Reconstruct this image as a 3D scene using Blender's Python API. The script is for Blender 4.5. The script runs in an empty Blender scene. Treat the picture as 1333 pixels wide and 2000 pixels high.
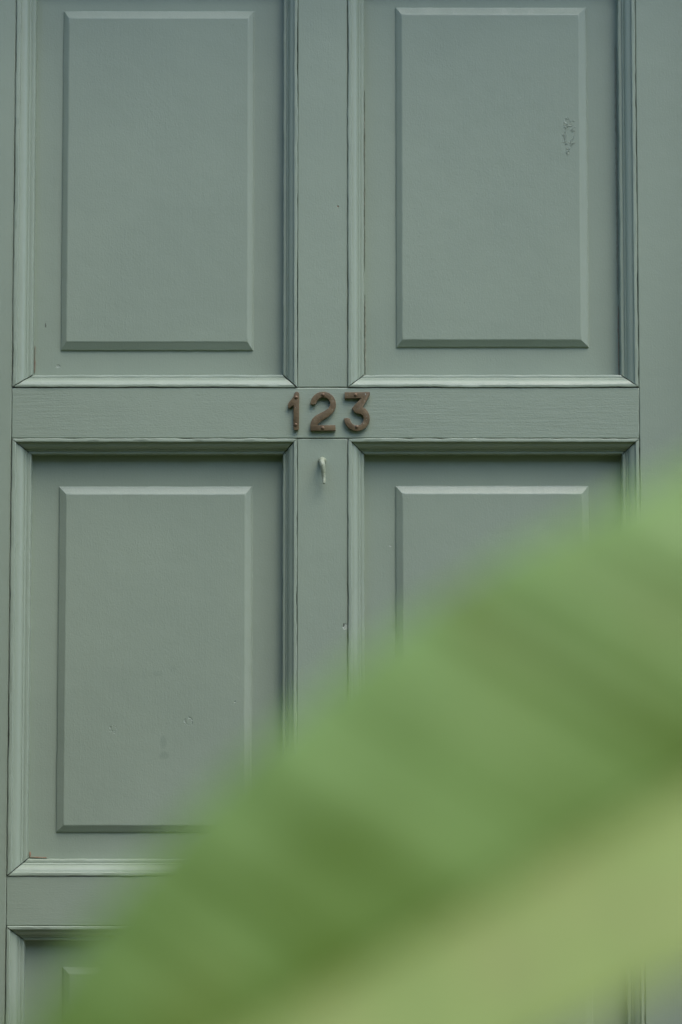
import bpy, bmesh, math, random
from mathutils import Vector, noise, Matrix

R = math.radians
S = bpy.context.scene
COL = S.collection
random.seed(7)

# ------------------------------------------------------------------ camera
PITCH = math.atan(386 / 4721.0)
cam = bpy.data.cameras.new('camera')
cam.sensor_fit = 'HORIZONTAL'
cam.sensor_width = 24.0
cam.sensor_height = 36.0
cam.lens = 85.0
cam.clip_start = 0.05
cam.clip_end = 600
cam.dof.use_dof = True
cam.dof.focus_distance = 3.10
cam.dof.aperture_fstop = 2.5
camo = bpy.data.objects.new('camera', cam)
COL.objects.link(camo)
camo.location = (0, -3.09, 1.12)
camo.rotation_euler = (math.pi / 2 + PITCH, 0, 0)
S.camera = camo

# ------------------------------------------------------------------ light
SUN_EL, SUN_AZ = R(60), R(38)          # azimuth from the door's normal towards the right
W = bpy.data.worlds.new('World')
S.world = W
W.use_nodes = True
wn = W.node_tree
bg = wn.nodes['Background']
sky = wn.nodes.new('ShaderNodeTexSky')
sky.sky_type = 'NISHITA'
sky.sun_disc = False
sky.sun_elevation = SUN_EL
sky.sun_rotation = math.pi - SUN_AZ
sky.air_density = 1.0
sky.dust_density = 1.5
sky.ozone_density = 2.5
wn.links.new(sky.outputs[0], bg.inputs[0])
bg.inputs[1].default_value = 0.15
sun = bpy.data.lights.new('sun', 'SUN')
sun.energy = 0.85
sun.angle = R(42)
sun.color = (1.0, 0.93, 0.75)
suno = bpy.data.objects.new('sun', sun)
COL.objects.link(suno)
sd = Vector((math.sin(SUN_AZ) * math.cos(SUN_EL), -math.cos(SUN_AZ) * math.cos(SUN_EL), math.sin(SUN_EL)))
suno.rotation_euler = sd.to_track_quat('Z', 'Y').to_euler()
suno.location = sd * 20

S.view_settings.view_transform = 'Standard'
S.view_settings.look = 'None'
S.view_settings.exposure = 1.62
S.view_settings.gamma = 1.0
S.view_settings.use_curve_mapping = False
S.cycles.use_denoising = True
S.cycles.max_bounces = 6
S.cycles.diffuse_bounces = 4
S.cycles.glossy_bounces = 2

# ------------------------------------------------------------------ helpers
def tag(o, label=None, cat=None, group=None, kind=None):
    if label: o['label'] = label
    if cat: o['category'] = cat
    if group: o['group'] = group
    if kind: o['kind'] = kind
    return o

def link(name, me, mat=None, parent=None):
    o = bpy.data.objects.new(name, me)
    COL.objects.link(o)
    if mat is not None and me is not None:
        me.materials.append(mat)
    if parent is not None:
        o.parent = parent
    return o

def mesh(name, verts, faces, mat=None, parent=None, sharp=35):
    me = bpy.data.meshes.new(name)
    me.from_pydata([tuple(v) for v in verts], [], faces)
    bm = bmesh.new()
    bm.from_mesh(me)
    bmesh.ops.recalc_face_normals(bm, faces=bm.faces)
    bm.to_mesh(me)
    bm.free()
    for p in me.polygons:
        p.use_smooth = True
    if sharp < 180:
        me.set_sharp_from_angle(angle=R(sharp))
        for p in me.polygons:
            p.use_smooth = p.area < 6e-5
    return link(name, me, mat, parent)

def nz(x, y, z=0.0):
    return noise.noise(Vector((x, y, z)))

class Nodes:
    """tiny wrapper for building node trees"""
    def __init__(self, name):
        self.m = bpy.data.materials.new(name)
        self.m.use_nodes = True
        self.t = self.m.node_tree
        self.b = self.t.nodes['Principled BSDF']
    def n(self, kind, **kw):
        nd = self.t.nodes.new(kind)
        for k, v in kw.items():
            setattr(nd, k, v)
        return nd
    def l(self, a, b):
        self.t.links.new(a, b)
    def put(self, sock, v):
        if isinstance(v, bpy.types.NodeSocket): self.l(v, sock)
        else: sock.default_value = v
    def math(self, op, a, b=0.0, c=None, clamp=False):
        nd = self.n('ShaderNodeMath', operation=op, use_clamp=clamp)
        self.put(nd.inputs[0], a); self.put(nd.inputs[1], b)
        if c is not None: self.put(nd.inputs[2], c)
        return nd.outputs[0]
    def ramp(self, v, lo, hi, a=0.0, b=1.0, smooth=True):
        nd = self.n('ShaderNodeMapRange')
        nd.interpolation_type = 'SMOOTHSTEP' if smooth else 'LINEAR'
        self.put(nd.inputs['Value'], v)
        for k, x in (('From Min', lo), ('From Max', hi), ('To Min', a), ('To Max', b)):
            nd.inputs[k].default_value = x
        return nd.outputs[0]
    def coord(self):
        if not hasattr(self, '_c'):
            self._c = self.n('ShaderNodeTexCoord').outputs['Object']
        return self._c
    def noise(self, scale, detail=2.0, rough=0.5, stretch=(1, 1, 1), offset=(0, 0, 0), dist=0.0):
        mp = self.n('ShaderNodeMapping')
        mp.inputs['Scale'].default_value = stretch
        mp.inputs['Location'].default_value = offset
        self.l(self.coord(), mp.inputs['Vector'])
        nd = self.n('ShaderNodeTexNoise')
        nd.inputs['Scale'].default_value = scale
        nd.inputs['Detail'].default_value = detail
        nd.inputs['Roughness'].default_value = rough
        nd.inputs['Distortion'].default_value = dist
        self.l(mp.outputs[0], nd.inputs['Vector'])
        return nd.outputs['Fac']
    def mix(self, f, a, b):
        nd = self.n('ShaderNodeMix', data_type='RGBA')
        self.put(nd.inputs[0], f)
        self.put(nd.inputs[6], a if isinstance(a, bpy.types.NodeSocket) else (*a, 1))
        self.put(nd.inputs[7], b if isinstance(b, bpy.types.NodeSocket) else (*b, 1))
        return nd.outputs[2]
    def bump(self, h, dist, strength=1.0, normal=None):
        nd = self.n('ShaderNodeBump')
        nd.inputs['Strength'].default_value = strength
        nd.inputs['Distance'].default_value = dist
        self.put(nd.inputs['Height'], h)
        if normal is not None: self.l(normal, nd.inputs['Normal'])
        return nd.outputs[0]
    def ellipse(self, cx, cz, rx, rz):
        """distance field (1 on the ellipse) around a point of the door's face"""
        mp = self.n('ShaderNodeVectorMath', operation='SUBTRACT')
        self.l(self.coord(), mp.inputs[0]); mp.inputs[1].default_value = (cx, 0, cz)
        ml = self.n('ShaderNodeVectorMath', operation='MULTIPLY')
        self.l(mp.outputs[0], ml.inputs[0]); ml.inputs[1].default_value = (1 / rx, 0, 1 / rz)
        ln = self.n('ShaderNodeVectorMath', operation='LENGTH')
        self.l(ml.outputs[0], ln.inputs[0])
        return ln.outputs['Value']

# ------------------------------------------------------------------ materials
PAINT = (0.231, 0.280, 0.218)

def paint_material(name, grain, tint=1.0, marks=False, spots=(), gs=1.0):
    N = Nodes(name)
    base = tuple(c * tint for c in PAINT)
    lighter = tuple(c * 1.025 for c in base)
    darker = (base[0] * 0.965, base[1] * 0.97, base[2] * 0.975)
    big = N.noise(5.0, 3, 0.55)
    col = N.mix(N.ramp(big, 0.35, 0.65), darker, lighter)
    # thin grime specks
    sp = N.noise(420, 1, 0.5, offset=(3, 1, 7))
    spm = N.math('MULTIPLY', N.ramp(sp, 0.755, 0.80), N.ramp(big, 0.5, 0.62))
    col = N.mix(N.math('MULTIPLY', spm, 0.45), col, (0.06, 0.065, 0.05))
    if grain == 'h':
        st = (0.05, 1, 1)
    else:
        st = (1, 1, 0.05)
    g1 = N.noise(330, 3, 0.6, stretch=st)
    g2 = N.noise(900, 0, 0.5, stretch=(0.22, 1, 1) if grain == 'h' else (1, 1, 0.22))
    peel = N.noise(420, 2, 0.6)
    wave = N.noise(38, 1, 0.5)
    gm = N.ramp(big, 0.38, 0.62, 1.0, 0.3)
    hgt = N.math('ADD', N.math('MULTIPLY', N.math('MULTIPLY', g1, gm), (0.9 if grain == 'h' else 0.4) * gs),
                 N.math('MULTIPLY', g2, 0.25))
    hgt = N.math('ADD', hgt, N.math('MULTIPLY', peel, 0.5))
    hgt = N.math('ADD', hgt, N.math('MULTIPLY', wave, 0.9))
    if marks:
        # oval ring of flaked paint, round dents, damp stains
        d = N.ellipse(0.2990, 1.8685, 0.0062, 0.0155)
        d = N.math('ADD', d, N.math('MULTIPLY', N.math('SUBTRACT', N.noise(150, 2, 0.6), 0.5), 2.4))
        ring = N.math('MULTIPLY', N.ramp(d, 0.35, 0.85), N.ramp(d, 1.05, 1.6, 1.0, 0.0))
        chip = N.noise(330, 2, 0.65, offset=(2, 5, 1))
        fl = N.math('MULTIPLY', ring, N.ramp(chip, 0.52, 0.60))
        hgt = N.math('ADD', hgt, N.math('MULTIPLY', fl, 3.2))
        col = N.mix(N.math('MULTIPLY', N.math('MULTIPLY', ring, N.ramp(chip, 0.34, 0.42, 1.0, 0.0)), 0.28), col, (0.10, 0.115, 0.085))
        for cx, cz, r in ((-0.2918, 1.0955, 0.0042), (-0.1958, 1.1044, 0.0045), (-0.1351, 1.1272, 0.0026)):
            e = N.ellipse(cx, cz, r, r * 1.15)
            rg = N.math('MULTIPLY', N.ramp(e, 0.5, 0.9), N.ramp(e, 1.05, 1.4, 1.0, 0.0))
            hgt = N.math('ADD', hgt, N.math('MULTIPLY', N.math('MULTIPLY', rg, N.ramp(chip, 0.45, 0.6)), -1.5))
        for cx, cz, rx, rz, a in ((-0.2277, 1.0783, 0.0045, 0.0085, 0.20), (-0.2263, 1.0614, 0.007, 0.005, 0.20),
                                  (-0.235, 1.166, 0.007, 0.004, 0.09), (-0.216, 1.172, 0.005, 0.004, 0.09)):
            e = N.ellipse(cx, cz, rx, rz)
            e = N.math('ADD', e, N.math('MULTIPLY', N.noise(260, 2), 0.5))
            col = N.mix(N.ramp(e, 0.85, 1.45, a, 0.0), col, (0.09, 0.125, 0.10))
    for cx, cz, rx, rz, dc, a in spots:          # nail holes, flakes and scuffs
        e = N.math('ADD', N.ellipse(cx, cz, rx, rz), N.math('MULTIPLY', N.math('SUBTRACT', sp, 0.5), 1.6))
        mk = N.ramp(e, 0.7, 1.15, 1.0, 0.0)
        col = N.mix(N.math('MULTIPLY', mk, a), col, dc)
        hgt = N.math('ADD', hgt, N.math('MULTIPLY', mk, -2.0))
    N.put(N.b.inputs['Base Color'], col)
    N.put(N.b.inputs['Roughness'], N.ramp(sp, 0.3, 0.7, 0.34, 0.48, False))
    N.b.inputs['Specular IOR Level'].default_value = 0.48
    N.l(N.bump(hgt, 0.00035), N.b.inputs['Normal'])
    return N.m

M_paint_v = paint_material('sage_paint_vertical_grain', 'v', spots=[
    (0.0060, 1.2255, 0.0030, 0.0040, (0.34, 0.38, 0.33), 0.7), (0.0035, 1.2275, 0.0011, 0.0022, (0.06, 0.065, 0.05), 0.8),
    (-0.0040, 1.7705, 0.0011, 0.0011, (0.13, 0.06, 0.03), 0.9)])
M_paint_h = paint_material('sage_paint_horizontal_grain', 'h')
M_paint_p = paint_material('sage_paint_panel', 'v', 0.99, True, spots=[
    (-0.3850, 1.6190, 0.0007, 0.0036, (0.06, 0.06, 0.045), 0.8), (-0.3680, 1.5650, 0.0032, 0.0018, (0.33, 0.37, 0.32), 0.5),
    (0.0640, 1.3310, 0.0016, 0.0012, (0.36, 0.40, 0.35), 0.7)])
M_mould_v = paint_material('sage_paint_moulding_vertical', 'v', 1.0, gs=0.4)
M_mould_h = paint_material('sage_paint_moulding_horizontal', 'h', 1.0, gs=0.3)

def simple(name, a, b, scale, rough, metal=0.0, bump=0.0, bscale=None, spec=0.5):
    N = Nodes(name)
    N.put(N.b.inputs['Base Color'], N.mix(N.ramp(N.noise(scale, 4, 0.6), 0.35, 0.65), a, b))
    N.b.inputs['Roughness'].default_value = rough
    N.b.inputs['Metallic'].default_value = metal
    N.b.inputs['Specular IOR Level'].default_value = spec
    if bump:
        N.l(N.bump(N.noise(bscale or scale, 4, 0.6), bump), N.b.inputs['Normal'])
    return N.m

M_bare = simple('bare_reddish_wood', (0.17, 0.12, 0.085), (0.25, 0.18, 0.125), 220, 0.85, bump=0.0004)
M_rust = simple('orange_primer', (0.22, 0.10, 0.055), (0.32, 0.17, 0.10), 260, 0.85, bump=0.0004)
M_filler = simple('old_cracked_filler', (0.15, 0.16, 0.12), (0.24, 0.26, 0.20), 260, 0.8, bump=0.0006)
M_wall = simple('lime_render', (0.40, 0.38, 0.32), (0.48, 0.46, 0.39), 6, 0.9, bump=0.002, bscale=60)
M_step = simple('weathered_stone', (0.20, 0.175, 0.12), (0.27, 0.24, 0.165), 9, 0.9, bump=0.002, bscale=50)
M_soil = simple('lawn_green', (0.070, 0.085, 0.014), (0.10, 0.115, 0.022), 3, 0.95, bump=0.01, bscale=40)

def bronze():
    N = Nodes('tarnished_bronze')
    c = N.mix(N.ramp(N.noise(90, 4, 0.6), 0.35, 0.65), (0.088, 0.063, 0.032), (0.140, 0.102, 0.054))
    streak = N.ramp(N.noise(300, 3, 0.6, stretch=(1, 1, 0.3)), 0.60, 0.72)
    c = N.mix(N.math('MULTIPLY', streak, 0.6), c, (0.20, 0.138, 0.06))
    fleck = N.ramp(N.noise(520, 1, 0.5, offset=(5, 1, 2)), 0.72, 0.77)
    c = N.mix(N.math('MULTIPLY', fleck, 0.8), c, (0.34, 0.38, 0.33))
    N.put(N.b.inputs['Base Color'], c)
    N.b.inputs['Metallic'].default_value = 0.15
    N.b.inputs['Roughness'].default_value = 0.5
    N.l(N.bump(N.noise(480, 3), 0.00025), N.b.inputs['Normal'])
    return N.m
M_bronze = bronze()
M_pin = simple('brass_pin', (0.12, 0.075, 0.042), (0.16, 0.105, 0.06), 400, 0.4, 0.25)
M_hook = simple('thick_old_paint', (0.225, 0.26, 0.185), (0.265, 0.30, 0.215), 260, 0.42, bump=0.0006, bscale=500)

def leaf_material(name, dark, light, pale, trans):
    N = Nodes(name)
    at = N.n('ShaderNodeAttribute', attribute_name='vein_shade')
    v = at.outputs['Fac']
    c = N.mix(N.ramp(v, 0.2, 0.8), dark, light)  # attribute holds vein lines plus painted undulation shading
    c = N.mix(N.math('MULTIPLY', N.ramp(N.noise(26, 3, offset=(1, 3, 2)), 0.52, 0.72), 0.4), c, pale)
    N.put(N.b.inputs['Base Color'], c)
    N.b.inputs['Roughness'].default_value = 0.42
    N.b.inputs['Specular IOR Level'].default_value = 0.45
    tr = N.n('ShaderNodeBsdfTranslucent')
    g = N.n('ShaderNodeMix', data_type='RGBA', blend_type='MULTIPLY')
    g.inputs[0].default_value = 1.0
    N.l(c, g.inputs[6]); g.inputs[7].default_value = (1.25, 1.2, 0.5, 1)
    N.l(g.outputs[2], tr.inputs['Color'])
    mx = N.n('ShaderNodeMixShader')
    mx.inputs[0].default_value = trans
    N.l(N.b.outputs[0], mx.inputs[1]); N.l(tr.outputs[0], mx.inputs[2])
    N.l(mx.outputs[0], N.t.nodes['Material Output'].inputs['Surface'])
    return N.m
M_leaf = leaf_material('leaf_green', (0.116, 0.200, 0.026), (0.222, 0.350, 0.100), (0.160, 0.205, 0.030), 0.25)
M_leaf_pale = leaf_material('leaf_pale_green', (0.240, 0.315, 0.080), (0.275, 0.345, 0.092), (0.325, 0.29, 0.11), 0.25)
M_rib = simple('leaf_midrib', (0.22, 0.29, 0.08), (0.26, 0.32, 0.095), 30, 0.5)
M_stem = simple('plant_stem', (0.12, 0.19, 0.05), (0.20, 0.22, 0.09), 20, 0.55, bump=0.001)

# ------------------------------------------------------------------ setting
def box(name, x0, x1, y0, y1, z0, z1, mat, parent=None, bev=0.004):
    bm = bmesh.new()
    bmesh.ops.create_cube(bm, size=1)
    for v in bm.verts:
        v.co = ((x0 + x1) / 2 + v.co.x * (x1 - x0), (y0 + y1) / 2 + v.co.y * (y1 - y0), (z0 + z1) / 2 + v.co.z * (z1 - z0))
    if bev:
        bmesh.ops.bevel(bm, geom=bm.edges[:], offset=bev, segments=2, affect='EDGES', profile=0.5)
    me = bpy.data.meshes.new(name)
    bm.to_mesh(me); bm.free()
    return link(name, me, mat, parent)

# ground: one sheet with gentle unevenness near the house
gv, gf, n = [], [], 41
xs = [math.copysign(abs(t) ** 3 * 250, t) for t in [i / 20 - 1 for i in range(n)]]
for j in range(n):
    for i in range(n):
        x, y = xs[i], xs[j]
        h = 0.0 if abs(x) < 3 and abs(y) < 4 else 0.05 * nz(x * 0.3, y * 0.3)
        gv.append((x, y, h))
for j in range(n - 1):
    for i in range(n - 1):
        gf.append((j * n + i, j * n + i + 1, j * n + n + i + 1, j * n + n + i))
tag(mesh('ground', gv, gf, M_soil), kind='structure')

DX0, DX1, DZ0, DZ1 = -0.522, 0.482, 0.130, 2.168     # the door leaf
wall = bpy.data.objects.new('house_wall', None); COL.objects.link(wall)
tag(wall, 'pale rendered house wall around the sage green door', 'wall')
WY = -0.07
OX0, OX1, OZ1 = DX0 - 0.062, DX1 + 0.062, DZ1 + 0.062
box('wall_panel', -4.0, OX0, WY, 0.30, -0.05, 3.4, M_wall, wall)
box('wall_panel', OX1, 4.0, WY, 0.30, -0.05, 3.4, M_wall, wall)
box('lintel', OX0 + 0.0005, OX1 - 0.0005, WY + 0.002, 0.30, OZ1, 3.398, M_wall, wall)
box('back_infill', OX0 + 0.001, OX1 - 0.001, 0.058, 0.298, -0.05, OZ1 - 0.001, M_wall, wall, 0)  # added slab, keeps sky light from leaking through the door joints
box('shade_ledge', OX0 - 0.12, OX1 + 0.12, -0.145, WY - 0.001, OZ1 + 0.10, OZ1 + 0.135, M_step, wall)  # unseen ledge, added to shade the top of the door
frm = bpy.data.objects.new('door_frame', None); COL.objects.link(frm)
tag(frm, 'sage green wooden frame holding the panelled door', 'door frame')
box('jamb', OX0 + 0.001, DX0 - 0.003, -0.03, 0.055, 0.121, OZ1 - 0.001, M_paint_v, frm)
box('jamb', DX1 + 0.003, OX1 - 0.001, -0.03, 0.055, 0.121, OZ1 - 0.001, M_paint_v, frm)
box('head', DX0 - 0.0028, DX1 + 0.0028, -0.029, 0.0545, DZ1 + 0.003, OZ1 - 0.001, M_paint_h, frm)
tag(box('door_step', OX0 - 0.15, OX1 + 0.15, -0.55, 0.0575, -0.03, 0.120, M_step, None, 0.008),
    'weathered stone step below the sage green door', 'step')

# unseen shrubs and hedge, added to shade the door and tint its light
def leafage(verts, faces, c, nrm, size, rnd):
    u = Vector((rnd.uniform(-1, 1), rnd.uniform(-1, 1), rnd.uniform(-1, 1)))
    nn = (nrm + u * 0.7).normalized()
    a = nn.cross(Vector((rnd.uniform(-1, 1), rnd.uniform(-1, 1), rnd.uniform(-1, 1)))).normalized()
    b = nn.cross(a)
    k = len(verts)
    verts += [c - a * size, c + b * size * 0.45 + nn * size * 0.1, c + a * size, c - b * size * 0.45 + nn * size * 0.1]
    faces.append((k, k + 1, k + 2, k + 3))

M_foliage = simple('shrub_foliage', (0.030, 0.060, 0.014), (0.060, 0.105, 0.026), 14, 0.6)
M_wood = simple('shrub_wood', (0.05, 0.04, 0.03), (0.08, 0.065, 0.045), 30, 0.9)
rnd = random.Random(3)
shrub = bpy.data.objects.new('shade_shrub', None); COL.objects.link(shrub)  # added out of view to cut light from the left
shrub.location = (-1.00, -0.55, 0)
tag(shrub, 'unseen conical evergreen shrub added left of the green door to shade it', 'shrub')
v, f = [], []
for i in range(14000):
    h = rnd.random() ** 1.3
    z = 0.12 + 2.35 * h
    r = 0.53 * min(1.0, ((1 - h) / 0.62) ** 0.7 + 0.04) * (1 + 0.14 * nz(i * 0.37, h * 5)) * (1 - 0.35 * rnd.random() ** 2)
    a = rnd.uniform(0, 2 * math.pi)
    d = Vector((math.cos(a), math.sin(a), 0.25))
    leafage(v, f, Vector((d.x * r, d.y * r * 0.95, z)), d, rnd.uniform(0.02, 0.035), rnd)
mesh('crown', v, f, M_foliage, shrub, 180)
vt, ft = [], []
for k, (z, r) in enumerate(((-0.02, 0.06), (0.3, 0.05), (1.2, 0.035), (2.3, 0.01))):
    vt += [Vector((r * math.cos(q * math.pi / 5), r * math.sin(q * math.pi / 5), z)) for q in range(10)]
for k in range(3):
    ft += [(k * 10 + q, k * 10 + (q + 1) % 10, k * 10 + 10 + (q + 1) % 10, k * 10 + 10 + q) for q in range(10)]
mesh('trunk', vt, ft, M_wood, shrub, 60)

low = bpy.data.objects.new('low_shade_shrub', None); COL.objects.link(low)  # added below the view to dim bounce on the lower door
low.location = (-0.35, -0.98, 0)
tag(low, 'unseen low mounded shrub added before the door step to darken the lower door', 'shrub')
v, f = [], []
for i in range(3500):
    a, h = rnd.uniform(0, 2 * math.pi), rnd.random()
    d = Vector((math.cos(a) * math.sqrt(1 - h * h), math.sin(a) * math.sqrt(1 - h * h), h))
    q = (1 - 0.3 * rnd.random() ** 2) * (1 + 0.12 * nz(d.x * 4, d.y * 4, d.z * 4))
    leafage(v, f, Vector((d.x * 0.52 * q, d.y * 0.34 * q, 0.04 + d.z * 0.56 * q)), d, rnd.uniform(0.02, 0.035), rnd)
mesh('crown', v, f, M_foliage, low, 180)
vt, ft = [], []
for k, (z, r) in enumerate(((-0.02, 0.03), (0.12, 0.026), (0.3, 0.018), (0.48, 0.006))):
    vt += [Vector((r * math.cos(q * math.pi / 5), r * math.sin(q * math.pi / 5), z)) for q in range(10)]
for k in range(3):
    ft += [(k * 10 + q, k * 10 + (q + 1) % 10, k * 10 + 10 + (q + 1) % 10, k * 10 + 10 + q) for q in range(10)]
mesh('trunk', vt, ft, M_wood, low, 60)

hedge = bpy.data.objects.new('light_block_hedge', None); COL.objects.link(hedge)  # added behind the camera: blocks low sky, gives green bounce and dark reflections
hedge.location = (0, -7.5, 0)
tag(hedge, 'unseen tall dark green hedge added across the lawn to block sky and tint the light', 'hedge')
v, f = [], []
for i in range(26000):
    x = rnd.uniform(-9, 9)
    if rnd.random() < 0.88:
        p, d = Vector((x, 0.5, rnd.uniform(0.02, 5.6))), Vector((0, 1, 0.2))
    else:
        p, d = Vector((x, rnd.uniform(-0.5, 0.5), 5.6)), Vector((0, 0, 1))
    p += d * (0.12 * nz(p.x * 1.3, p.y, p.z * 1.3) - 0.10 * rnd.random())
    leafage(v, f, p, d, rnd.uniform(0.05, 0.085), rnd)
mesh('foliage', v, f, M_foliage, hedge, 180)
box('branch_core', -8.9, 8.9, -0.38, 0.34, -0.02, 5.4, M_wood, hedge, 0.1)

# ------------------------------------------------------------------ the door
door = bpy.data.objects.new('panelled_door', None)
COL.objects.link(door)
tag(door, 'sage green painted wooden door with raised rectangular panels', 'door')

def rect_loop(x0, x1, z0, z1, y, step=0.010, wob=0.0, seed=0.0, r=0.0, ns=None):
    """closed loop of points round a rectangle, corners kept, edges gently uneven"""
    nx, nzv = ns or (max(2, int((x1 - x0) / step)), max(2, int((z1 - z0) / step)))
    pts = []
    for i in range(nx): pts.append((x0 + (x1 - x0) * i / nx, z0, 0, -1))
    for i in range(nzv): pts.append((x1, z0 + (z1 - z0) * i / nzv, 1, 0))
    for i in range(nx): pts.append((x1 - (x1 - x0) * i / nx, z1, 0, 1))
    for i in range(nzv): pts.append((x0, z1 - (z1 - z0) * i / nzv, -1, 0))
    out = []
    for (x, z, ex, ez) in pts:
        w = wob * (nz(x * 45 + seed, z * 45, seed * 1.7) + 0.5 * nz(x * 160, z * 160 + seed, 3.1)) if wob else 0
        out.append(Vector((x + ex * w, y, z + ez * w)))
    return out, (nx, nzv)

def loft(loops, cap_first=True, cap_last=True):
    v, f, n = [], [], len(loops[0])
    for L in loops: v += L
    for k in range(len(loops) - 1):
        for i in range(n):
            j = (i + 1) % n
            f.append((k * n + i, k * n + j, (k + 1) * n + j, (k + 1) * n + i))
    if cap_first: f.append(tuple(range(n)))
    if cap_last: f.append(tuple(range((len(loops) - 1) * n, len(loops) * n)))
    return v, f

def board(name, x0, x1, z0, z1, y, mat, seed):
    e, ns = 0.0011, None
    a, ns = rect_loop(x0, x1, z0, z1, y + 0.046, wob=0.00035, seed=seed)
    b, _ = rect_loop(x0, x1, z0, z1, y + 0.0012, wob=0.00035, seed=seed, ns=ns)
    c, _ = rect_loop(x0 + e * .3, x1 - e * .3, z0 + e * .3, z1 - e * .3, y + 0.0004, wob=0.00035, seed=seed, ns=ns)
    d, _ = rect_loop(x0 + e, x1 - e, z0 + e, z1 - e, y, wob=0.0003, seed=seed, ns=ns)
    v, f = loft([a, b, c, d])
    return mesh(name, v, f, mat, door, 50)

XL, XR = -0.4240, 0.3840          # inner edges of the stiles
MX0, MX1 = -0.0562, 0.0085        # muntin
RZ = [(0.130, 0.286), (0.8470, 0.9092), (1.4678, 1.5334), (2.0940, 2.168)]   # rails
J = 0.0003
board('stile', DX0, XL - J, DZ0, DZ1, 0.0004, M_paint_v, 1.3)
board('stile', XR + J, DX1, DZ0, DZ1, 0.0002, M_paint_v, 2.9)
for k, (a, b) in enumerate(RZ):
    board('rail', XL, XR, a, b, 0.0, M_paint_h, 5.1 + k)
for k in range(3):
    board('muntin', MX0, MX1, RZ[k][1] + J * 2, RZ[k + 1][0] - J * 2, 0.0005, M_paint_v, 11.7 + k)

YG, YF = 0.0265, 0.0197           # panel ground and raised field depth

def panel(x0, x1, z0, z1, outer, inner, seed):
    """outer/inner: foot and top edge of the raised field (x0, x1, z0, z1)"""
    q = 0.006
    a, ns = rect_loop(x0 - q, x1 + q, z0 - q, z1 + q, YG + 0.012)
    L = [a]
    L.append(rect_loop(x0 - q, x1 + q, z0 - q, z1 + q, YG, ns=ns)[0])
    L.append(rect_loop(outer[0] - .0010, outer[1] + .0010, outer[2] - .0010, outer[3] + .0010, YG, wob=.0003, seed=seed, ns=ns)[0])
    L.append(rect_loop(*outer, YG - 0.0006, wob=.0003, seed=seed, ns=ns)[0])
    L.append(rect_loop(outer[0] + .0006, outer[1] - .0006, outer[2] + .0006, outer[3] - .0006, YG - 0.0024, wob=.0003, seed=seed, ns=ns)[0])
    e = 0.0007
    L.append(rect_loop(inner[0] - e, inner[1] + e, inner[2] - e, inner[3] + e, YF + e, wob=.0003, seed=seed + 3, ns=ns)[0])
    L.append(rect_loop(inner[0] + e * .2, inner[1] - e * .2, inner[2] + e * .2, inner[3] - e * .2, YF + e * .2, wob=.0003, seed=seed + 3, ns=ns)[0])
    L.append(rect_loop(inner[0] + e * 2, inner[1] - e * 2, inner[2] + e * 2, inner[3] - e * 2, YF, wob=.0002, seed=seed + 3, ns=ns)[0])
    v, f = loft(L)
    return mesh('panel', v, f, M_paint_p, door, 30)

# profile: (fraction of the width, depth); the first two points are the crack side
PROF = [(0.0, 0.0060), (0.0, 0.0002), (0.018, -0.0008), (0.06, -0.0014), (0.20, -0.0014), (0.245, -0.0009), (0.262, 0.0006),
        (0.275, 0.0020), (0.33, 0.0024), (0.42, 0.0031), (0.52, 0.0045), (0.60, 0.0064), (0.655, 0.0083), (0.672, 0.0096), (0.70, 0.0094),
        (0.74, 0.0099), (0.768, 0.0112), (0.785, 0.0123), (0.845, 0.0121), (0.90, 0.0123), (0.955, 0.0126), (0.985, 0.0134), (1.0, 0.0150), (1.0, 0.0280)]

def moulding(side, x0, x1, z0, z1, ws, seed, parent, gap=0.0004, mgap=0.00025):
    """one mitred length; ws = widths (left, right, bottom, top)"""
    wl, wr, wb, wt = ws
    w = {'l': wl, 'r': wr, 'b': wb, 't': wt}[side]
    horizontal = side in 'bt'
    a, b = (x0, x1) if horizontal else (z0, z1)
    na, nb = (wl, wr) if horizontal else (wb, wt)
    ln = b - a
    K = max(8, int(ln / 0.0045))
    rows = []
    for i in range(K + 1):
        t = i / K
        row = []
        for pi, (fr, y) in enumerate(PROF):
            ta = a + gap + fr * na + mgap
            tb = b - gap - fr * nb - mgap
            p = ta + (tb - ta) * t
            s = fr * w
            c = 0.5 * (a + b)
            # crack: opens and closes along the length, bridged by paint in places
            o = gap + 0.0009 * nz(p * 14 + seed, seed * 3.3) + 0.0007 * nz(p * 70, seed * 1.9) + 0.0004 * nz(p * 260, seed)
            o = max(o, -0.0002)
            if pi < 5: s += o * (1 - pi / 5 * 0.7)
            yy = y
            if pi >= 2:
                yy += 0.00025 * nz(p * 22 + seed, fr * 3) + 0.00015 * nz(p * 110, fr * 8, seed)
            if 2 <= pi <= 6:
                s += 0.0003 * nz(p * 30, seed + 9)
            if pi >= 18:
                s += 0.0005 * nz(p * 34, seed + 4) + 0.0004 * nz(p * 150, seed + 2)
            if side == 'l': row.append(Vector((x0 + s, yy, p)))
            elif side == 'r': row.append(Vector((x1 - s, yy, p)))
            elif side == 'b': row.append(Vector((p, yy, z0 + s)))
            else: row.append(Vector((p, yy, z1 - s)))
        rows.append(row)
    n = len(PROF)
    v = [q for r in rows for q in r]
    f = []
    for i in range(K):
        for k in range(n - 1):
            f.append((i * n + k, i * n + k + 1, (i + 1) * n + k + 1, (i + 1) * n + k))
        f.append((i * n + n - 1, i * n, (i + 1) * n, (i + 1) * n + n - 1))
    f.append(tuple(range(n)))
    f.append(tuple(range(K * n, K * n + n)))
    return mesh('moulding', v, f, M_mould_h if horizontal else M_mould_v, parent, 28)

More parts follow.
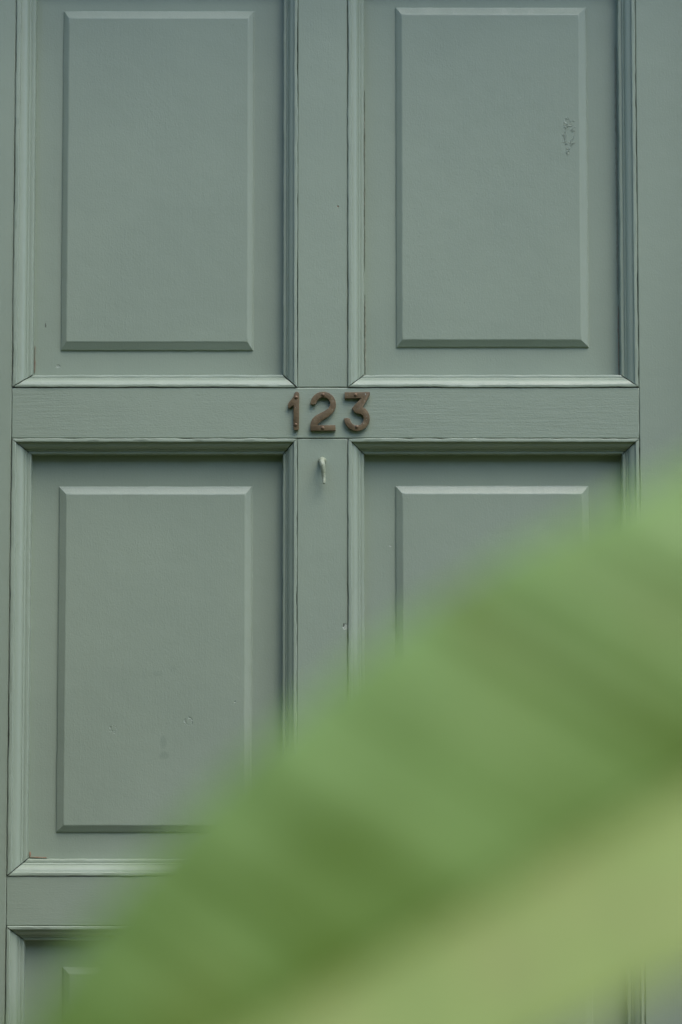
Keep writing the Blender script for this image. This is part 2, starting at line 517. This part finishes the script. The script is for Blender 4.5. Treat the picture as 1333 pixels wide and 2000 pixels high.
LP = (XL, MX0); RP = (MX1, XR)
PAN = [  # x range, row, field foot, field top edge, moulding widths (l, r, b, t)
    (LP, 2, (-0.3643, -0.1145, 1.5857, 2.0356), (-0.3573, -0.1215, 1.5959, 2.0257), (0.0245, 0.0190, 0.0185, 0.0195)),
    (RP, 2, (0.0722, 0.3223, 1.5898, 2.0404), (0.0794, 0.3123, 1.5986, 2.0305), (0.0215, 0.0215, 0.0185, 0.0195)),
    (LP, 1, (-0.3644, -0.1153, 0.9638, 1.4071), (-0.3554, -0.1235, 0.9720, 1.3978), (0.0240, 0.0190, 0.0205, 0.0195)),
    (RP, 1, (0.0710, 0.3201, 0.9640, 1.4078), (0.0794, 0.3120, 0.9722, 1.3984), (0.0215, 0.0210, 0.0205, 0.0195)),
    (LP, 0, (-0.3540, -0.1150, 0.3430, 0.7922), (-0.3458, -0.1232, 0.3512, 0.7847), (0.0215, 0.0200, 0.0205, 0.0195)),
    (RP, 0, (0.0712, 0.3205, 0.3430, 0.7915), (0.0794, 0.3123, 0.3512, 0.7840), (0.0215, 0.0210, 0.0205, 0.0195)),
]
for k, ((x0, x1), row, foot, top, ws) in enumerate(PAN):
    z0, z1 = RZ[row][1], RZ[row + 1][0]
    p = panel(x0, x1, z0, z1, foot, top, 20.3 + 3 * k)
    for s in 'lrbt':
        moulding(s, x0, x1, z0, z1, ws, 3.7 * k + ord(s) * 0.61, p, mgap=0.0010 if (k == 0 and s == 'b') else 0.0003 + 0.0003 * random.random())

# old filler and bare wood showing along the inner joints, as ragged slivers
def sliver(x0, z0, x1, z1, width, mat, seed, y=YG - 0.0008):
    d = Vector((x1 - x0, 0, z1 - z0)); L = d.length; d.normalize()
    nrm = Vector((-d.z, 0, d.x))
    K = max(4, int(L / 0.0022)); v, f = [], []
    for i in range(K + 1):
        t = i / K
        c = Vector((x0, y, z0)) + d * L * t
        w = width * max(0.05, (0.55 + 0.9 * nz(t * L * 210, seed))) * min(1, 6 * t + .1, 6 * (1 - t) + .1)
        off = nrm * 0.0005 * nz(t * L * 90, seed + 5)
        hgt = 0.0012 * (0.6 + 0.8 * nz(t * L * 300, seed + 2))
        for q, h in ((-w / 2, 0.002), (-w * .3, -hgt), (w * .3, -hgt), (w / 2, 0.002)):
            v.append(c + nrm * q + off + Vector((0, h, 0)))
    for i in range(K):
        for k in range(3):
            f.append((i * 4 + k, i * 4 + k + 1, i * 4 + 5 + k, i * 4 + 4 + k))
    return mesh('paint_crack', v, f, mat, door, 60)

sliver(0.3610, 1.553, 0.3612, 1.645, 0.0016, M_bare, 1.1)
sliver(0.3605, 1.66, 0.3600, 1.99, 0.0020, M_filler, 2.2)
sliver(0.0318, 1.553, 0.0316, 1.66, 0.0026, M_filler, 3.3)
sliver(0.0312, 1.69, 0.0312, 1.93, 0.0016, M_filler, 4.4)
sliver(-0.3982, 1.556, -0.3982, 1.592, 0.0018, M_bare, 5.5)
sliver(-0.3990, 0.9316, -0.376, 0.9310, 0.0024, M_rust, 6.6)
sliver(-0.3976, 0.932, -0.3978, 0.939, 0.0024, M_rust, 7.7)

# ------------------------------------------------------------------ house number
def arc(cx, cy, r, a0, a1, n):
    return [(cx + r * math.cos(R(a0 + (a1 - a0) * i / n)), cy + r * math.sin(R(a0 + (a1 - a0) * i / n))) for i in range(n + 1)]

SC = 0.000657 / 6.06                 # plan units of the numerals, in metres
OXN, OZN = -0.0834, 1.5447

one = [(205, 215), (213, 180), (226, 162), (242, 157), (258, 160), (271, 172), (274, 190), (272, 600), (264, 614), (240, 619),
       (214, 614), (205, 600), (205, 322), (178, 338), (154, 355), (142, 348), (139, 330), (141, 302), (158, 274), (183, 248)]
two = (arc(558, 308, 152, 180, 360, 22) + [(706, 345), (690, 385), (662, 420), (620, 455), (555, 497), (515, 525), (498, 545), (490, 557),
       (703, 556), (706, 622), (408, 624), (404, 560), (412, 520), (430, 480), (462, 447), (510, 420), (572, 388), (612, 362), (632, 335)]
       + arc(558, 308, 83, 360, 190, 16) + [(470, 306), (430, 314)])
three = ([(812, 163), (1108, 160), (1114, 172), (1110, 200), (1060, 290), (1028, 343), (1060, 362), (1090, 395), (1108, 440)]
         + arc(958, 472, 154, 8, 176, 20) + [(804, 476), (845, 470), (880, 482)]
         + arc(958, 480, 80, 170, 10, 14) + [(1036, 466), (1024, 440), (1000, 424), (962, 418), (940, 410), (905, 374), (899, 356), (920, 326), (985, 262), (1008, 236), (812, 240)])

def numeral(name, poly, pins, label):
    cx = sum(p[0] for p in poly) / len(poly)
    cz = min(-p[1] for p in poly)
    base = Vector((OXN + cx * SC, -0.0004, OZN + cz * SC))
    bm = bmesh.new()
    pts = [Vector((OXN + x * SC, 0, OZN - y * SC)) - Vector((base.x, 0, base.z)) for x, y in poly]
    vs = [bm.verts.new((p.x, 0.0, p.z)) for p in pts]
    fc = bm.faces.new(vs)
    ex = bmesh.ops.extrude_face_region(bm, geom=[fc])
    nf = [g for g in ex['geom'] if isinstance(g, bmesh.types.BMFace)][0]
    for v in nf.verts: v.co.y -= 0.0050
    bmesh.ops.recalc_face_normals(bm, faces=bm.faces)
    bmesh.ops.bevel(bm, geom=list(nf.edges), offset=0.0007, segments=2, affect='EDGES', profile=0.6, clamp_overlap=True)
    bmesh.ops.recalc_face_normals(bm, faces=bm.faces)
    me = bpy.data.meshes.new(name)
    bm.to_mesh(me); bm.free()
    for p in me.polygons: p.use_smooth = True
    me.set_sharp_from_angle(angle=R(40))
    o = link(name, me, M_bronze)
    o.location = base
    tag(o, label, 'house number')
    for (px, py) in pins:
        v, f, n = [], [], 14
        prof = [(0.0022, 0.0), (0.0022, -0.0004), (0.0018, -0.0012), (0.0010, -0.0017)]
        c = Vector((OXN + px * SC - base.x, -0.0049, OZN - py * SC - base.z))
        for r_, y_ in prof:
            for i in range(n):
                a = 2 * math.pi * i / n
                v.append(c + Vector((r_ * math.cos(a), y_, r_ * math.sin(a))))
        for k in range(3):
            for i in range(n):
                j = (i + 1) % n
                f.append((k * n + i, k * n + j, (k + 1) * n + j, (k + 1) * n + i))
        f.append(tuple(range(3 * n, 4 * n)))
        mesh('pin', v, f, M_pin, o, 60)
    return o

numeral('house_number', one, [(238, 226), (233, 552)], 'leftmost tarnished bronze house number, a narrow one, on the green door')
numeral('house_number', two, [(558, 196), (552, 590)], 'middle tarnished bronze house number, a curved two, on the green door')
numeral('house_number', three, [(942, 196), (956, 578)], 'rightmost tarnished bronze house number, a flat topped three, on the green door')

# ------------------------------------------------------------------ hook
def tube(path, rad, n=14, cap=True, flat=1.0):
    v, f = [], []
    P = [Vector(p) for p in path]
    for i, p in enumerate(P):
        t = (P[min(i + 1, len(P) - 1)] - P[max(i - 1, 0)]).normalized()
        ax = Vector((1, 0, 0)) if abs(t.x) < 0.9 else Vector((0, 0, 1))
        u = (ax - t * ax.dot(t)).normalized()
        w = t.cross(u)
        for k in range(n):
            a = 2 * math.pi * k / n
            v.append(p + u * rad[i] * math.cos(a) + w * rad[i] * flat * math.sin(a))
    for i in range(len(P) - 1):
        for k in range(n):
            j = (k + 1) % n
            f.append((i * n + k, i * n + j, (i + 1) * n + j, (i + 1) * n + k))
    if cap:
        f.append(tuple(range(n))); f.append(tuple(range((len(P) - 1) * n, len(P) * n)))
    return v, f

def catmull(pts, m=6):
    P = [Vector(p) for p in pts]
    P = [P[0] * 2 - P[1]] + P + [P[-1] * 2 - P[-2]]
    out = []
    for i in range(1, len(P) - 2):
        for k in range(m):
            t = k / m
            out.append(0.5 * ((2 * P[i]) + (P[i + 1] - P[i - 1]) * t + (2 * P[i - 1] - 5 * P[i] + 4 * P[i + 1] - P[i + 2]) * t * t
                              + (3 * P[i] - P[i - 1] - 3 * P[i + 1] + P[i + 2]) * t ** 3))
    out.append(P[-2])
    return out

hb = Vector((-0.0240, -0.0012, 1.4395))
hp = catmull([(0.0, 0.004, -0.001), (-0.0002, -0.003, -0.001), (-0.0003, -0.008, -0.0025), (0.0002, -0.0115, -0.007), (0.0010, -0.0115, -0.0130),
              (0.0016, -0.0105, -0.019), (0.0021, -0.0105, -0.0245), (0.0023, -0.0118, -0.0290), (0.0023, -0.0132, -0.0315)])
hr = []
for i in range(len(hp)):
    t = i / (len(hp) - 1)
    r_ = 0.0034 * (1 - t) ** 1.5 + 0.0019 - max(0, t - 0.88) * 0.006
    hr.append(r_ * (1 + 0.12 * nz(t * 9, 3.3)))
v, f = tube(hp, hr, 16)
v = [p + Vector((0.0004 * nz(p.x * 400, p.y * 400, p.z * 400), 0, 0.0004 * nz(p.z * 400, p.x * 400, 5))) for p in v]
hk = mesh('hook', v, f, M_hook, None, 80)
hk.location = hb
tag(hk, 'small painted metal hook below the bronze numerals', 'hook')

# ------------------------------------------------------------------ foreground plant
plant = bpy.data.objects.new('broad_leaf_plant', None)
plant.location = (0.62, -2.24, 0.0)
COL.objects.link(plant)
tag(plant, 'blurred broad green leaf with a pale yellow lower half in the foreground', 'plant')
PB = Vector(plant.location)

def blade(name, rib, veinv, widths, mat, parent, seed, amp=0.0018, period=0.036, bow=(0, 0, 0), shade_bands=None, vamp=1.0):
    """half a leaf: rows along the midrib, columns along the side veins"""
    NU, NV = 260, 12
    m = len(rib) - 1
    v, f, att = [], [], []
    for i in range(NU + 1):
        t = i / NU
        k = min(int(t * m), m - 1); q = t * m - k
        p = rib[k].lerp(rib[k + 1], q)
        if isinstance(widths[0], tuple):          # (x along the midrib, width)
            w = widths[-1][1]
            for (xa, ca), (xb, cb) in zip(widths, widths[1:]):
                if xa <= p.x <= xb: w = ca + (cb - ca) * (p.x - xa) / (xb - xa)
        else:
            kk = t * (len(widths) - 1); k2 = min(int(kk), len(widths) - 2); q2 = kk - k2
            w = widths[k2] * (1 - q2) + widths[k2 + 1] * q2
        s = t * sum((rib[j + 1] - rib[j]).length for j in range(m))
        tang = (rib[k + 1] - rib[k]).normalized()
        nrm = tang.cross(veinv).normalized()
        w *= 1 + 0.008 * nz(s * 30, seed)
        ph = s / period * 2 * math.pi + 1.5 * nz(s * 14, seed + 2)
        col = 0.5 + 0.38 * math.sin(ph + 0.8) + 0.45 * nz(s * 22, seed + 5)
        if shade_bands:  # light and dark stripes put the blade's undulation shading into its colour
            for (xa, ca), (xb, cb) in zip(shade_bands, shade_bands[1:]):
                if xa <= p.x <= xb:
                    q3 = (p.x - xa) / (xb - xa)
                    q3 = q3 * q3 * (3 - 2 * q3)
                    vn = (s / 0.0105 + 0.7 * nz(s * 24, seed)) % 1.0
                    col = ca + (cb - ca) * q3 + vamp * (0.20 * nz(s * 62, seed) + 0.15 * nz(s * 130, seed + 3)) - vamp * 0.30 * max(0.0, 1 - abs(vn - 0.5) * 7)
        for j in range(NV + 1):
            c = j / NV
            wave = amp * (math.sin(ph) + 0.5 * math.sin(ph * 2.3 + 1)) * min(1, c * 3)
            v.append(p + veinv * w * c + nrm * wave + Vector(bow) * w * c * c - PB)
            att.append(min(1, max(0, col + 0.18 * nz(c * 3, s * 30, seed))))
    for i in range(NU):
        for j in range(NV):
            a = i * (NV + 1) + j
            f.append((a, a + 1, a + NV + 2, a + NV + 1))
    o = mesh(name, v, f, mat, parent, 180)
    at = o.data.attributes.new('vein_shade', 'FLOAT', 'POINT')
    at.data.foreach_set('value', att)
    sm = o.modifiers.new('thickness', 'SOLIDIFY')
    sm.thickness = 0.0007
    return o

def leaf(pts, veinU, veinL, wU, wL, matU, matL, seed, petiole, ampU=0.0018, ampL=0.0018, bowU=(0, 0, 0), bowL=(0, 0, 0), shade_bands=None):
    rib = catmull(pts, 8)
    b = blade('leaf_blade', rib, veinU, wU, matU, plant, seed, amp=ampU, bow=bowU, shade_bands=shade_bands)
    b2 = blade('leaf_blade', rib, veinL, wL, matL, plant, seed + 7, amp=ampL, bow=bowL, shade_bands=[(-0.2, 0.55), (0.05, 0.6), (0.10, 0.75), (0.5, 0.6)] if shade_bands else None, vamp=0.25)
    path = rib + catmull([pts[-1]] + petiole, 8)[1:]
    rad = []
    for i in range(len(path)):
        t = i / (len(path) - 1)
        rad.append(0.0008 + 0.0030 * t ** 0.7 + 0.012 * max(0, t - 0.65))
    v, f = tube([p - PB for p in path], rad, 12)
    mesh('midrib', v, f, M_rib, plant, 60)

def V3(*a): return Vector(a)
vu = V3(-0.84, 0.24, 0.545)
vl = V3(0.03, -0.56, -0.56)
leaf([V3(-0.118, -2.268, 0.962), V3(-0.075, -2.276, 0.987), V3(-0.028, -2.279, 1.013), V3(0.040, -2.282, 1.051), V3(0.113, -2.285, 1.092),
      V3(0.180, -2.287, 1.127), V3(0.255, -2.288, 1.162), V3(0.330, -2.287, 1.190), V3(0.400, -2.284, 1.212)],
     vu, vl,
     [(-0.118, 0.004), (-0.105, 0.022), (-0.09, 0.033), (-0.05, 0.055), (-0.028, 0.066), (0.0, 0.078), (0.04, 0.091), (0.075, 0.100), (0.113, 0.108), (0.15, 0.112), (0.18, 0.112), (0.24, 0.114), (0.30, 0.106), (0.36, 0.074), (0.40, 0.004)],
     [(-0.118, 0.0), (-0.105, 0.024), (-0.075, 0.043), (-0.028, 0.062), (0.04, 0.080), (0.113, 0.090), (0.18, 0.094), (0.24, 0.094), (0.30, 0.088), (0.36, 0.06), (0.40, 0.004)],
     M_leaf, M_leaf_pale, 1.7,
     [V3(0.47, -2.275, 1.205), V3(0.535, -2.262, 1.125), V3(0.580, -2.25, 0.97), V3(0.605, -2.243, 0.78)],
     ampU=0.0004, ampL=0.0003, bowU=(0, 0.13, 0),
     shade_bands=[(-0.2, 0.42), (-0.05, 0.45), (0.0, 0.50), (0.03, 0.55), (0.066, 0.72), (0.089, 0.50), (0.1126, 0.72), (0.132, 0.22), (0.150, 0.74),
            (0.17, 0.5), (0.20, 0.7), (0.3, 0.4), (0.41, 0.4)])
# two more leaves of the same plant, rising away to the right
leaf([V3(1.02, -1.86, 1.03), V3(0.97, -1.93, 1.14), V3(0.90, -2.00, 1.21), V3(0.82, -2.07, 1.22), V3(0.755, -2.13, 1.17)],
     V3(-0.72, 0.62, -0.30), V3(0.70, -0.66, -0.30), [0, .05, .08, .095, .10, .095, .07, .02], [0, .05, .08, .095, .10, .095, .07, .02],
     M_leaf, M_leaf, 5.2, [V3(0.70, -2.175, 1.07), V3(0.655, -2.215, 0.90), V3(0.63, -2.235, 0.70)])
leaf([V3(0.93, -2.62, 1.12), V3(0.88, -2.56, 1.24), V3(0.82, -2.48, 1.30), V3(0.765, -2.41, 1.29), V3(0.72, -2.35, 1.21)],
     V3(-0.70, -0.62, -0.34), V3(0.70, 0.62, -0.34), [0, .05, .08, .09, .095, .09, .065, .02], [0, .05, .08, .09, .095, .09, .065, .02],
     M_leaf, M_leaf, 8.1, [V3(0.675, -2.30, 1.06), V3(0.64, -2.26, 0.86), V3(0.62, -2.242, 0.66)])
sp = [V3(0, 0, -0.02), V3(0.004, 0.002, 0.2), V3(0.0, -0.002, 0.45), V3(-0.004, 0.0, 0.70), V3(-0.003, 0, 0.86)]
v, f = tube(catmull(sp, 6), [0.040 - 0.024 * i / 24 for i in range(25)], 18)
mesh('stem', v, f, M_stem, plant, 60)
